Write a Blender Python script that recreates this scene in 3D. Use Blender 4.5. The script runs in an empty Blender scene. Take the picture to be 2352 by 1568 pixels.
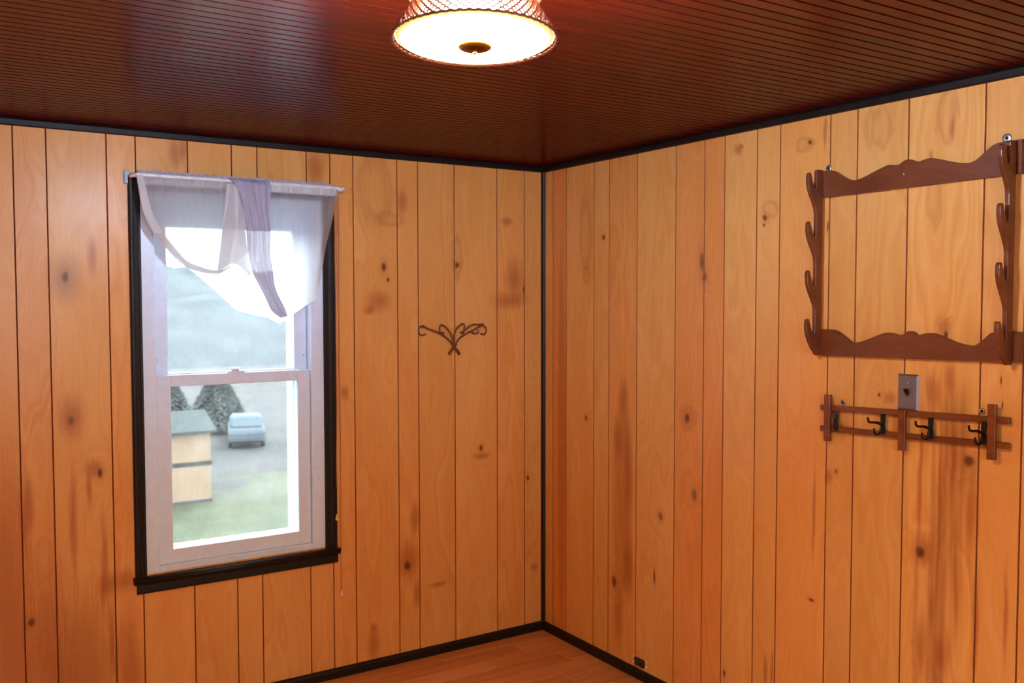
import bpy, math, random
from mathutils import Vector, Matrix
random.seed(11)
S = bpy.context.scene
C = S.collection

def lin(r, g, b):
    f = lambda v: v/255/12.92 if v/255 <= .04045 else ((v/255+.055)/1.055)**2.4
    return (f(r), f(g), f(b), 1.0)

# ---------------------------------------------------------------- camera
cd = bpy.data.cameras.new('camera'); cam = bpy.data.objects.new('camera', cd); C.objects.link(cam)
cd.sensor_width = 36; cd.lens = 2125.56/2352*36; cd.clip_start = .02; cd.clip_end = 900
cd.dof.use_dof = True; cd.dof.focus_distance = 2.6; cd.dof.aperture_fstop = 5.6
yaw, pit, rol = 0.573718, -0.045013, -0.001283
fw = Vector((math.sin(yaw)*math.cos(pit), math.cos(yaw)*math.cos(pit), math.sin(pit)))
rt = Vector((math.cos(yaw), -math.sin(yaw), 0)); up = rt.cross(fw)
r2 = rt*math.cos(rol)+up*math.sin(rol); u2 = -rt*math.sin(rol)+up*math.cos(rol)
cam.matrix_world = Matrix(((r2.x, u2.x, -fw.x, -2.59196), (r2.y, u2.y, -fw.y, -3.72537), (r2.z, u2.z, -fw.z, 1.63284), (0, 0, 0, 1)))
S.camera = cam
# ---------------------------------------------------------------- sky, sun, exposure
w = bpy.data.worlds.new('sky'); S.world = w; w.use_nodes = True
bg = w.node_tree.nodes['Background']; bg.inputs[0].default_value = (.80, .91, 1.0, 1); bg.inputs[1].default_value = SKY = 20.0
sd = bpy.data.lights.new('sun', 'SUN'); sd.energy = 6.0; sd.angle = .01; sd.color = (1, .86, .66)
sun = bpy.data.objects.new('sun', sd); C.objects.link(sun)
sun.rotation_euler = Vector((-.8, .14, -.6)).to_track_quat('-Z', 'Y').to_euler(); sun.location = (30, -5, 30)
LAMP, BULB = 285.0, 2650.0
S.view_settings.view_transform = 'Standard'; S.view_settings.look = 'None'; S.view_settings.gamma = 1
S.view_settings.use_curve_mapping = False; S.view_settings.exposure = 0.06
S.cycles.use_denoising = True; S.cycles.max_bounces = 6; S.cycles.diffuse_bounces = 4; S.cycles.glossy_bounces = 3
S.cycles.use_adaptive_sampling = True; S.cycles.adaptive_threshold = .10; S.cycles.adaptive_min_samples = 20; S.cycles.use_light_tree = False; S.cycles.transparent_max_bounces = 12
S.cycles.sample_clamp_indirect = 8.0

# ---------------------------------------------------------------- mesh helpers
class MB:
    def __init__(s): s.v = []; s.f = []; s.sm = []
    def add(s, vs, fs, smooth=False):
        n = len(s.v); s.v += [tuple(p) for p in vs]; s.f += [tuple(i+n for i in f) for f in fs]; s.sm += [smooth]*len(fs); return s
    def box(s, x0, x1, y0, y1, z0, z1, b=0.0):
        if b <= 0:
            return s.add([(x, y, z) for x in (x0, x1) for y in (y0, y1) for z in (z0, z1)],
                         [(0, 1, 3, 2), (4, 6, 7, 5), (0, 4, 5, 1), (2, 3, 7, 6), (0, 2, 6, 4), (1, 5, 7, 3)])
        X, Y, Z = (x0, x1), (y0, y1), (z0, z1); vs = []; ix = {}      # chamfered box, 24 corners
        for i in (0, 1):
            for j in (0, 1):
                for k in (0, 1):
                    p = [X[i], Y[j], Z[k]]; sg = [1-2*i, 1-2*j, 1-2*k]
                    for a in range(3):
                        q = list(p)
                        for c in range(3):
                            if c != a: q[c] += sg[c]*b
                        ix[(i, j, k, a)] = len(vs); vs.append(q)
        fs = []
        for a in range(3):
            o = [c for c in range(3) if c != a]
            for e in (0, 1):
                loop = []
                for (m, n) in ((0, 0), (1, 0), (1, 1), (0, 1)):
                    t = [0, 0, 0]; t[a] = e; t[o[0]] = m; t[o[1]] = n; loop.append(ix[(*t, a)])
                fs.append(loop if (e == 1) == (a != 1) else loop[::-1])
        for a in range(3):
            o = [c for c in range(3) if c != a]
            for m in (0, 1):
                for n in (0, 1):
                    def g(e, ax):
                        t = [0, 0, 0]; t[a] = e; t[o[0]] = m; t[o[1]] = n; return ix[(*t, ax)]
                    fs.append((g(0, o[0]), g(1, o[0]), g(1, o[1]), g(0, o[1])))
        for i in (0, 1):
            for j in (0, 1):
                for k in (0, 1): fs.append([ix[(i, j, k, a)] for a in range(3)])
        return s.add(vs, fs)
    def prism(s, poly, axis, a, b, smooth=False):      # polygon in the two other axes (cyclic x>y>z order kept), extruded along axis
        n = len(poly); vs = []
        for e in (a, b):
            for (p, q) in poly:
                vs.append({'x': (e, p, q), 'y': (p, e, q), 'z': (p, q, e)}[axis])
        s.add(vs, [], False); base = len(s.v)-2*n
        s.f += [tuple(base+i for i in range(n)), tuple(base+n+i for i in range(n))[::-1]]; s.sm += [False]*2
        for i in range(n):
            j = (i+1) % n; s.f.append((base+i, base+n+i, base+n+j, base+j)); s.sm.append(smooth)
        return s
    def tube(s, pts, r, n=8, cap=True, closed=False):
        P = [Vector(p) for p in pts]; m = len(P); R = r if isinstance(r, (list, tuple)) else [r]*m; vs = []
        prev = None
        for i in range(m):
            if closed: t = P[(i+1) % m]-P[i-1]
            else: t = P[min(i+1, m-1)]-P[max(i-1, 0)]
            t.normalize()
            if prev is None: a = t.orthogonal().normalized()
            else: a = (prev-t*prev.dot(t)).normalized()
            prev = a; b = t.cross(a)
            for k in range(n):
                th = 2*math.pi*k/n; vs.append(P[i]+(a*math.cos(th)+b*math.sin(th))*R[i])
        fs = []
        for i in range(m if closed else m-1):
            for k in range(n):
                k2 = (k+1) % n; i2 = (i+1) % m
                fs.append((i*n+k, i*n+k2, i2*n+k2, i2*n+k))
        s.add(vs, fs, True)
        if cap and not closed:
            b0 = len(s.v)-m*n; s.f += [tuple(b0+k for k in range(n))[::-1], tuple(b0+(m-1)*n+k for k in range(n))]; s.sm += [False]*2
        return s
    def lathe(s, prof, n=48, c=(0, 0, 0), axis='z', smooth=True):
        vs = []
        for (r, h) in prof:
            for k in range(n):
                t = 2*math.pi*k/n; p, q = r*math.cos(t), r*math.sin(t)
                vs.append({'z': (c[0]+p, c[1]+q, c[2]+h), 'x': (c[0]+h, c[1]+p, c[2]+q), 'y': (c[0]+p, c[1]+h, c[2]+q)}[axis])
        fs = []
        for i in range(len(prof)-1):
            for k in range(n):
                k2 = (k+1) % n; fs.append((i*n+k, i*n+k2, (i+1)*n+k2, (i+1)*n+k))
        return s.add(vs, fs, smooth)
    def grid(s, rows, smooth=True):
        n = len(rows[0]); m = len(rows)
        return s.add([p for r in rows for p in r], [(i*n+k, i*n+k+1, (i+1)*n+k+1, (i+1)*n+k) for i in range(m-1) for k in range(n-1)], smooth)
    def build(s, name, mat, parent=None, fix=True, groove=None):
        me = bpy.data.meshes.new(name); me.from_pydata(s.v, [], s.f)
        me.polygons.foreach_set('use_smooth', s.sm)
        if fix:
            import bmesh
            bm = bmesh.new(); bm.from_mesh(me); bmesh.ops.recalc_face_normals(bm, faces=bm.faces); bm.to_mesh(me); bm.free()
        me.materials.append(mat)
        if groove:
            me.materials.append(groove)
            for p in me.polygons:
                if max(abs(p.normal.x), abs(p.normal.y), abs(p.normal.z)) < .97: p.material_index = 1
        me.update()
        o = bpy.data.objects.new(name, me); C.objects.link(o)
        if parent: o.parent = parent
        return o

def smooth_path(pts, k=5, closed=False):               # Catmull-Rom through the points
    P = [Vector(p) for p in pts]; out = []; n = len(P)
    for i in range(n-1):
        a, b, c, d = P[max(i-1, 0)], P[i], P[i+1], P[min(i+2, n-1)]
        for j in range(k):
            t = j/k; out.append(.5*((2*b)+(c-a)*t+(2*a-5*b+4*c-d)*t*t+(3*b-a-3*c+d)*t**3))
    out.append(P[-1]); return out
def empty(name, loc=(0, 0, 0), rot=(0, 0, 0)):
    o = bpy.data.objects.new(name, None); C.objects.link(o); o.location = loc; o.rotation_euler = rot; o.empty_display_size = .1; return o
def tag(o, label, cat, kind=None, group=None):
    o['label'] = label; o['category'] = cat
    if kind: o['kind'] = kind
    if group: o['group'] = group
    return o

# ---------------------------------------------------------------- material helpers
class NT:
    def __init__(s, name):
        s.m = bpy.data.materials.new(name); s.m.use_nodes = True; s.t = s.m.node_tree; s.t.nodes.clear()
        s.out = s.t.nodes.new('ShaderNodeOutputMaterial')
    def n(s, typ, **kw):
        nd = s.t.nodes.new('ShaderNode'+typ)
        for k, v in kw.items(): setattr(nd, k, v)
        return nd
    def put(s, sock, v):
        if isinstance(v, bpy.types.NodeSocket): s.t.links.new(v, sock)
        elif v is not None: sock.default_value = v
    def math(s, op, a, b=None, c=None, clamp=False):
        nd = s.n('Math', operation=op, use_clamp=clamp)
        for i, v in enumerate((a, b, c)): s.put(nd.inputs[i], v)
        return nd.outputs[0]
    def vec(s, op, a, b=None):
        nd = s.n('VectorMath', operation=op); s.put(nd.inputs[0], a); s.put(nd.inputs[1], b)
        return nd.outputs['Value'] if op == 'LENGTH' else nd.outputs['Vector']
    def noise(s, v, scale=1, detail=2, rough=.5, dim='3D'):
        nd = s.n('TexNoise', noise_dimensions=dim)
        s.put(nd.inputs['W' if dim == '1D' else 'Vector'], v); nd.inputs['Scale'].default_value = scale
        nd.inputs['Detail'].default_value = detail; nd.inputs['Roughness'].default_value = rough
        return nd.outputs[0]
    def noisec(s, v, scale=1, detail=2):
        nd = s.n('TexNoise'); s.put(nd.inputs['Vector'], v); nd.inputs['Scale'].default_value = scale; nd.inputs['Detail'].default_value = detail
        return nd.outputs[1]
    def ramp(s, v, a, b, lo=0., hi=1., smooth=True):
        nd = s.n('MapRange', interpolation_type='SMOOTHSTEP' if smooth else 'LINEAR'); s.put(nd.inputs[0], v)
        for i, q in enumerate((a, b, lo, hi)): nd.inputs[1+i].default_value = q
        return nd.outputs[0]
    def mix(s, f, a, b):
        nd = s.n('Mix', data_type='RGBA'); s.put(nd.inputs[0], f); s.put(nd.inputs[6], a); s.put(nd.inputs[7], b); return nd.outputs[2]
    def obj(s): return s.n('TexCoord').outputs['Object']
    def rnd(s): return s.n('ObjectInfo').outputs['Random']
    def bump(s, h, strength, dist=.002):
        nd = s.n('Bump'); nd.inputs['Strength'].default_value = strength; nd.inputs['Distance'].default_value = dist; s.put(nd.inputs['Height'], h); return nd.outputs[0]
    def pbr(s, col, rough=.4, metal=0., spec=.5, normal=None, coat=0., coat_rough=.1, **kw):
        b = s.n('BsdfPrincipled'); s.put(b.inputs['Base Color'], col); s.put(b.inputs['Roughness'], rough); b.inputs['Metallic'].default_value = metal
        s.put(b.inputs['Specular IOR Level'], spec); s.put(b.inputs['Coat Weight'], coat); s.put(b.inputs['Coat Roughness'], coat_rough)
        if normal: s.put(b.inputs['Normal'], normal)
        for k, v in kw.items(): s.put(b.inputs[k], v)
        s.t.links.new(b.outputs[0], s.out.inputs[0]); return s.m

def paint(name, col, rough=.4, metal=0., spec=None, var=.12, scale=30, bump=.0, coat=0.):
    m = NT(name); p = m.obj(); nz = m.noise(p, scale, 3); spec = spec if spec is not None else (.1 if rough >= .8 else .5)
    d = tuple(c*(1-var) for c in col[:3])+(1,); l = tuple(min(1, c*(1+var)) for c in col[:3])+(1,)
    return m.pbr(m.mix(m.ramp(nz, .3, .7), d, l), rough, metal, spec, m.bump(nz, bump) if bump else None, coat)

# knots, stains and figure of the panelling, plus lower-left dimness painted into the 'h' heartwood: (along wall, height, half width, half height, kind)
LF=[(-2.33,.45,.10,.75,'h'),(-2.20,.25,.10,.60,'h'),(-2.08,.20,.12,.45,'h'),(-1.93,.15,.07,.40,'h'),(-2.124,1.715,0.016,0.027,'k'),(-2.124,1.711,0.079,0.119,'m'),(-2.028,1.793,0.021,0.096,'s'),(-2.113,1.192,0.015,0.024,'g'),(-2.113,1.200,0.058,0.104,'s'),(-2.018,0.992,0.014,0.026,'k'),(-2.043,1.008,0.042,0.049,'s'),(-2.060,0.936,0.012,0.098,'s'),(-2.013,0.649,0.017,0.248,'s'),(-1.991,0.329,0.018,0.201,'s'),(-1.999,0.556,0.046,0.066,'s'),(-1.945,0.563,0.054,0.059,'s'),(-2.262,0.468,0.017,0.022,'k'),(-2.270,0.864,0.031,0.174,'s'),(-2.114,0.812,0.020,0.276,'s'),(-1.733,2.201,0.032,0.075,'s'),(-1.701,2.212,0.016,0.067,'s'),(-1.168,2.186,0.053,0.081,'s'),(-0.896,2.122,0.103,0.198,'w'),(-0.760,2.069,0.030,0.073,'s'),(-0.824,1.984,0.084,0.038,'w'),(-0.857,1.779,0.019,0.029,'k'),(-0.832,1.722,0.011,0.015,'k'),(-0.879,1.630,0.075,0.057,'s'),(-0.921,1.592,0.041,0.027,'s'),(-0.487,1.798,0.018,0.020,'k'),(-0.485,1.830,0.028,0.120,'w'),(-0.216,2.007,0.044,0.029,'s'),(-0.117,1.682,0.010,0.034,'k'),(-0.174,1.733,0.070,0.125,'s'),(-0.199,1.629,0.124,0.052,'s'),(-0.361,0.938,0.014,0.021,'k'),(-0.359,0.900,0.057,0.021,'s'),(-0.709,0.645,0.031,0.099,'s'),(-0.743,0.461,0.070,0.119,'s'),(-0.750,0.438,0.024,0.030,'k'),(-0.703,0.294,0.029,0.080,'s'),(-0.588,0.321,0.059,0.020,'s'),(-0.917,0.107,0.038,0.108,'s'),(-0.917,0.185,0.019,0.031,'s'),(-0.094,0.765,0.010,0.019,'k'),(-0.059,0.318,0.029,0.026,'s'),(-1.036,1.237,0.028,0.038,'s')]
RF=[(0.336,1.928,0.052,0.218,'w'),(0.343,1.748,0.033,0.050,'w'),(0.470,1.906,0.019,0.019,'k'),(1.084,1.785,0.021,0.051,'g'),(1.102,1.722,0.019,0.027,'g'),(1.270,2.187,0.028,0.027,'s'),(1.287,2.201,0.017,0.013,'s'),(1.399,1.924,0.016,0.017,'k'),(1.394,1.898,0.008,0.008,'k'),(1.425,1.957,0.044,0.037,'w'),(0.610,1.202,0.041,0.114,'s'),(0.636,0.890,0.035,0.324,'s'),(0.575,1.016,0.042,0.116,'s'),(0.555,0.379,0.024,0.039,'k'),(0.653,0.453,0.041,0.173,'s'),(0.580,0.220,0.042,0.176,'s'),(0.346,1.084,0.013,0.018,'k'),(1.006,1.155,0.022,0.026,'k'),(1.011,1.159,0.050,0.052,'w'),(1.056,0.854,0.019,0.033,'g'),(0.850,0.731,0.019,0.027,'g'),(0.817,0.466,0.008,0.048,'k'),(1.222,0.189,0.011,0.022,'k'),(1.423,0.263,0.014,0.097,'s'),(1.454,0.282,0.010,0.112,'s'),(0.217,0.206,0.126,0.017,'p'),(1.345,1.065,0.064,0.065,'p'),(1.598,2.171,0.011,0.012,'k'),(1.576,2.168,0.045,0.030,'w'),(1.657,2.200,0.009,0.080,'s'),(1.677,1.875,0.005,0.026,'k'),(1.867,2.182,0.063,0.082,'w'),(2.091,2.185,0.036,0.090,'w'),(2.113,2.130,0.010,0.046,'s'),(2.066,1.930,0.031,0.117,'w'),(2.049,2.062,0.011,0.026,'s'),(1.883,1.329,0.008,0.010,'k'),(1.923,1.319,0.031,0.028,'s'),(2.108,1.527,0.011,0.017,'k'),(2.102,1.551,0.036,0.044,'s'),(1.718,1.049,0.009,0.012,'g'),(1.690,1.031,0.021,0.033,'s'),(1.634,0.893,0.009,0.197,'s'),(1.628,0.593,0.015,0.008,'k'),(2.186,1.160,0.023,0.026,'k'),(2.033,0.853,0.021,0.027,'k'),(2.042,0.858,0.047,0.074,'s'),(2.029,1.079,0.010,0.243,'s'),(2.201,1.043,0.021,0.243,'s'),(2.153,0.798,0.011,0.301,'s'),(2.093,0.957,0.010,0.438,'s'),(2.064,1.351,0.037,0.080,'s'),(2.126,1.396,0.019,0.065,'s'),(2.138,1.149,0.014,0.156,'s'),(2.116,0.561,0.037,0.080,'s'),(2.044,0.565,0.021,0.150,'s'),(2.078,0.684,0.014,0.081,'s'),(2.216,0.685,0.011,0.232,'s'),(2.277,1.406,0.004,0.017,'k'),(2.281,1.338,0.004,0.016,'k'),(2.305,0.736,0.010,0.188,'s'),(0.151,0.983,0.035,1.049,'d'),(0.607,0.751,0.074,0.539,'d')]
KCOL = {'k': (lin(84, 34, 12), .85, .35), 's': (lin(146, 58, 10), .55, .1), 'm': (lin(120, 72, 62), .45, .1), 'g': (lin(100, 68, 52), .75, .35),
        'w': (lin(160, 90, 40), .32, .3), 'p': (lin(226, 158, 108), .45, .2), 'h': (lin(150, 66, 16), .55, .2), 'd': (lin(150, 76, 26), .4, .6)}  # h: red heartwood, also darkening the dim lower-left planks by colour
W_LIGHT, W_DARK = lin(226, 170, 98), lin(206, 137, 59)
def pine(name, seed, feats, tone=1.0, red=0.0, heart=None):
    m = NT(name); P = m.obj(); rs = random.Random(seed)
    Ps = m.vec('ADD', P, (rs.uniform(-20, 20), seed*.37, rs.uniform(-20, 20)))
    warp = m.vec('SCALE', m.vec('SUBTRACT', m.noisec(m.vec('MULTIPLY', Ps, (9, 9, 4)), 1, 3), (.5, .5, .5))); warp.node.inputs['Scale'].default_value = .035
    Pd = m.vec('ADD', P, warp)
    sx = m.n('SeparateXYZ'); m.put(sx.inputs[0], Ps)
    fig = m.noise(m.vec('MULTIPLY', Ps, (5.0, 1, 1.1)), 1, 2.5, .55)
    phi = m.math('MULTIPLY_ADD', sx.outputs[0], rs.uniform(2.5, 6), m.math('MULTIPLY', fig, rs.uniform(4.5, 7.5)))
    streak = m.noise(m.vec('MULTIPLY', Ps, (170, 1, 4.5)), 1, 3, .6)
    for (u, v, ru, rv, k) in feats:
        if k in 'kg':                                   # the grain flows round the knot
            d = m.vec('LENGTH', m.vec('MULTIPLY', m.vec('SUBTRACT', Pd, (u, 0, v)), (1/(ru*4.2), 0, 1/(rv*4.2))))
            phi = m.math('ADD', phi, m.ramp(d, 1, 0, 0, .9))
    ring = m.noise(phi, 4.2, 1.5, .5, '1D')
    tonen = m.noise(m.vec('MULTIPLY', Ps, (7, 1, 1.6)), 1, 3)
    f = m.math('ADD', m.math('MULTIPLY', m.math('SUBTRACT', ring, .5), .8), m.math('MULTIPLY', m.math('SUBTRACT', tonen, .5), 1.0))
    f = m.math('ADD', f, m.math('MULTIPLY', m.math('SUBTRACT', streak, .5), .4))
    f = m.math('ADD', f, .38, clamp=True)
    T = lambda c: (min(1, c[0]*tone*(1+red*.3)), min(1, c[1]*tone*(1-red*.5)), min(1, c[2]*tone*(1-red*.8)), 1)
    col = m.mix(f, T(W_LIGHT), T(W_DARK))
    if heart:                                           # red heartwood streaks
        hm = m.ramp(m.noise(m.vec('MULTIPLY', m.vec('ADD', Pd, (seed, 0, 0)), (17, 1, .6)), 1, 2, .5), .44, .66)
        sz = m.n('SeparateXYZ'); m.put(sz.inputs[0], P)
        col = m.mix(m.math('MULTIPLY', m.math('MULTIPLY', hm, m.ramp(sz.outputs[2], heart[1], heart[0])), heart[2]), col, lin(122, 36, 4))
    stz = m.math('MULTIPLY', m.math('SUBTRACT', streak, .5), .9)
    rgz = m.math('MULTIPLY', m.math('SUBTRACT', ring, .5), 1.2)
    for (u, v, ru, rv, k) in sorted(feats, key=lambda t: t[4] in 'kg'):
        if k in 'kg': ru, rv = ru*.82, rv*.82
        c, st, inner = KCOL[k]
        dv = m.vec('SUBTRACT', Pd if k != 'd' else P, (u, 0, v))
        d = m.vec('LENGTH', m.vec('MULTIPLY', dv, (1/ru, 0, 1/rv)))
        if k in 'sh': d = m.math('ADD', d, stz)
        if k in 'w': d = m.math('ADD', d, rgz)
        if k in 'kg':
            d2 = m.vec('LENGTH', m.vec('MULTIPLY', dv, (1/(ru*2.6), 0, 1/(rv*2.6))))
            col = m.mix(m.ramp(m.math('ADD', d2, rgz), 1, .2, 0, .22), col, lin(150, 68, 20))
        if k == 'w': fac = m.math('MULTIPLY', m.ramp(d, 1.05, .75, 0, st), m.ramp(d, .3, .8, .35, 1))
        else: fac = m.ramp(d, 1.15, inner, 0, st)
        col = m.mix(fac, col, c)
    return m.pbr(col, WROUGH, spec=WSPEC, coat=WCOAT, coat_rough=WCR)
WROUGH, WSPEC, WCOAT, WCR = .55, .25, .3, .28

M_dark = paint('dark_trim_paint', lin(22, 15, 14), .5, spec=.3, var=.2, scale=40)
M_groove = paint('groove_stain', lin(132, 66, 22), .7)
M_back = paint('groove_shadow_board', lin(92, 42, 14), .8)
M_plain = pine('plain_pine', 900, [])
M_white = paint('white_vinyl', (.68, .80, .97, 1), .35, var=.03)
M_steel = paint('zinc_metal', (.50, .52, .55, 1), .35, 1.0, var=.15)
M_iron = paint('black_iron', lin(22, 19, 20), .45, .3, var=.2)
M_bronze = paint('brown_wrought_iron', lin(112, 72, 36), .55, .2, var=.25, scale=120)
M_black = paint('black_plastic', (.012, .011, .011, 1), .5)

def walnut(name, c1, c2, axis=(2, 2, 40), rough=.38):
    m = NT(name); p = m.obj(); r = m.rnd()
    pp = m.vec('ADD', m.vec('MULTIPLY', p, axis), m.n('CombineXYZ').outputs[0])
    off = m.n('CombineXYZ'); m.put(off.inputs[0], m.math('MULTIPLY', r, 40)); m.put(off.inputs[1], m.math('MULTIPLY', r, 17))
    pp = m.vec('ADD', pp, off.outputs[0])
    a = m.noise(pp, 1, 4, .6); b = m.noise(pp, 6, 2)
    f = m.math('ADD', m.math('MULTIPLY', m.math('SUBTRACT', a, .5), 2.2), m.math('ADD', m.math('MULTIPLY', m.math('SUBTRACT', b, .5), .5), .5), clamp=True)
    return m.pbr(m.mix(f, c1, c2), rough, normal=m.bump(b, .08), coat=.15, coat_rough=.25)
M_rack = walnut('rack_wood', lin(122, 64, 32), lin(92, 42, 18), (5, 5, 18))
M_slat = walnut('slat_wood', lin(138, 70, 26), lin(96, 44, 14), (6, 6, 25))

# ================================================================ the room
HT = 2.28; X0, Y0 = -3.3, -4.6; TH = .16
# ---- panelled wall with the window and panelled wall with the racks, both built in a wall frame: u along, y into the wall, z up
WOP = (-1.868, -1.132, .575, 2.07)                       # window opening
LG = [-3.3, -3.08, -2.87, -2.76, -2.56, -2.39, -2.284, -2.178, -1.977, -1.875, -1.684, -1.514, -1.411, -1.204, -1.1, -.996, -.788, -.686, -.499, -.269, -.114, 0]
RG = [0, .08, .187, .399, .508, .697, .934, 1.095, 1.201, 1.361, 1.468, 1.681, 1.787, 1.971, 2.215, 2.338, 2.50, 2.607, 2.79, 3.03, 3.14, 3.30, 3.51, 3.62, 3.83, 4.0, 4.11, 4.32, 4.43, 4.6]
PT = .010
def plank_piece(mb, u0, u1, z0, z1, cl, cr):
    g = .0005; c = .0022; a = u0+(g if cl else 0); b = u1-(g if cr else 0)
    poly = [(a, PT), (a, c if cl else 0)]+([(a+c, 0)] if cl else [])+([(b-c, 0)] if cr else [])+[(b, c if cr else 0), (b, PT)]
    mb.prism(poly, 'z', z0, z1)
def panel(wall, edges, feats, seed, op=None, tones={}, hearts={}):
    for i in range(len(edges)-1):
        a, b = edges[i], edges[i+1]
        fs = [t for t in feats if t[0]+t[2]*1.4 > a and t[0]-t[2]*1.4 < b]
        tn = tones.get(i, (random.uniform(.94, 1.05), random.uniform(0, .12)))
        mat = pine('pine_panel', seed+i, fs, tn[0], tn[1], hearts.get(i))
        if op and b > op[0] and a < op[1]:
            if a >= op[0] and b <= op[1]: parts = [[(a, b, 0, op[2], 1, 1)], [(a, b, op[3], HT, 1, 1)]]
            elif a < op[0]: parts = [[(a, op[0], 0, HT, 1, 0), (op[0], b, 0, op[2], 0, 1), (op[0], b, op[3], HT, 0, 1)]]
            else: parts = [[(op[1], b, 0, HT, 0, 1), (a, op[1], 0, op[2], 1, 0), (a, op[1], op[3], HT, 1, 0)]]
        else: parts = [[(a, b, 0, HT, 1, 1)]]
        for ps in parts:
            mb = MB()
            for p in ps: plank_piece(mb, *p)
            mb.build('plank', mat, wall, groove=M_groove)
def wall_body(name, u0, u1, op, mat):
    mb = MB()
    if op:
        mb.box(u0, op[0], PT, TH, 0, HT); mb.box(op[1], u1, PT, TH, 0, HT); mb.box(op[0], op[1], PT, TH, 0, op[2]); mb.box(op[0], op[1], PT, TH, op[3], HT)
    else: mb.box(u0, u1, PT, TH, 0, HT)
    return mb.build(name, mat)
wl = tag(wall_body('wall_left', X0, 0, WOP, M_back), 'orange varnished wood plank wall with the window in it', 'wall', 'structure')
panel(wl, LG, LF, 100, WOP, {10: (.98, .05), 18: (1.06, 0), 5: (.95, .1)})
wr = tag(wall_body('wall_right', 0, -Y0, None, M_back), 'orange varnished wood plank wall with the two wooden racks', 'wall', 'structure')
wr.rotation_euler = (0, 0, -math.pi/2)
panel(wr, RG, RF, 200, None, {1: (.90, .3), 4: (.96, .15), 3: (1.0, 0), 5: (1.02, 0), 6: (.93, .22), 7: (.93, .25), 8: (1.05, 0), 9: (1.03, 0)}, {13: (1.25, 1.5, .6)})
# ---- walls behind the camera
W2 = (-2.40, -1.68, 1.10, 2.10)
mb = MB(); t = Y0
mb.box(X0, W2[0], t-TH, t, 0, HT); mb.box(W2[1], 0, t-TH, t, 0, HT); mb.box(W2[0], W2[1], t-TH, t, 0, W2[2]); mb.box(W2[0], W2[1], t-TH, t, W2[3], HT)
tag(mb.build('wall_rear', M_plain), 'plain wood wall behind the viewer with a small window', 'wall', 'structure')
tag(MB().box(X0-TH, X0, Y0-TH, TH, 0, HT).build('wall_side', M_plain), 'plain wood wall on the left out of view', 'wall', 'structure')
w2 = tag(empty('window_2', (-2.25, Y0, 1.0)), 'white framed window in the wall behind the viewer', 'window', 'structure')
mb = MB(); f = .04
for b in ((W2[0], W2[0]+f, W2[2], W2[3]), (W2[1]-f, W2[1], W2[2], W2[3]), (W2[0], W2[1], W2[2], W2[2]+f), (W2[0], W2[1], W2[3]-f, W2[3]), (W2[0], W2[1], 1.60, 1.65)):
    mb.box(b[0]+2.25, b[1]+2.25, -.10, -.04, b[2]-1, b[3]-1)
mb.build('window_frame', M_white, w2)
# ---- floor boards
def floor_mat():
    m = NT('laminate'); p = m.obj(); r = m.rnd(); off = m.n('CombineXYZ'); m.put(off.inputs[0], m.math('MULTIPLY', r, 60)); m.put(off.inputs[2], m.math('MULTIPLY', r, 31))
    q = m.vec('ADD', m.vec('MULTIPLY', p, (3, 30, 1)), off.outputs[0]); a = m.noise(q, 1, 4, .6); b = m.noise(m.vec('MULTIPLY', q, (1, 6, 1)), 1, 2)
    f = m.math('ADD', m.math('MULTIPLY', m.math('SUBTRACT', a, .5), 1.6), m.math('ADD', m.math('MULTIPLY', m.math('SUBTRACT', b, .5), .5), m.math('MULTIPLY', r, .6)), clamp=True)
    return m.pbr(m.mix(f, lin(212, 146, 96), lin(168, 100, 54)), .42)
M_floor = floor_mat()
fl = tag(MB().box(X0-TH, TH, Y0-TH, TH, -.06, -.008).build('floor', M_back), 'brown wood laminate floor', 'floor', 'structure')
y = 0.0; row = 0; BW, BL = .098, .62
meshes = {}
while y > Y0+.01:
    y1 = max(y-BW, Y0); x = 0.0; first = (.62, .25, .45, .12)[row % 4]; row += 1
    while x > X0+.01:
        L = first if x == 0 else BL; x1 = max(x-L, X0); key = (round(x-x1, 3), round(y-y1, 3))
        if key not in meshes:
            o = MB().box(x1-x+.0006, -.0006, y1-y+.0006, -.0006, -.008, 0, .0012).build('floor_board', M_floor, fl); meshes[key] = o.data
        else:
            o = bpy.data.objects.new('floor_board', meshes[key]); C.objects.link(o); o.parent = fl
        o.location = (x, y, 0); x = x1
    y = y1
# ---- beaded ceiling boards
def ceil_mat():
    m = NT('mahogany_ceiling'); p = m.obj(); r = m.rnd(); off = m.n('CombineXYZ'); m.put(off.inputs[0], m.math('MULTIPLY', r, 60)); m.put(off.inputs[1], m.math('MULTIPLY', r, 31))
    q = m.vec('ADD', m.vec('MULTIPLY', p, (1.6, 60, 1)), off.outputs[0]); a = m.noise(q, 1, 4, .65)
    f = m.math('ADD', m.math('MULTIPLY', m.math('SUBTRACT', a, .5), 1.8), m.math('ADD', m.math('MULTIPLY', r, .5), .2), clamp=True)
    nb = m.bump(a, .1, .001); df = m.n('BsdfDiffuse'); gl = m.n('BsdfGlossy'); gl.inputs['Roughness'].default_value = CROUGH      # satin oil finish
    m.put(df.inputs['Color'], m.mix(f, lin(98, 19, 5), lin(50, 8, 2))); m.put(df.inputs['Normal'], nb); m.put(gl.inputs['Normal'], nb)
    mx = m.n('MixShader'); mx.inputs[0].default_value = CSHEEN; m.t.links.new(df.outputs[0], mx.inputs[1]); m.t.links.new(gl.outputs[0], mx.inputs[2]); m.t.links.new(mx.outputs[0], m.out.inputs[0])
    return m.m
CROUGH, CSHEEN = .25, .15
M_ceil = ceil_mat()
M_cgr = paint('ceiling_groove_stain', lin(62, 14, 5), .9)
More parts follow.
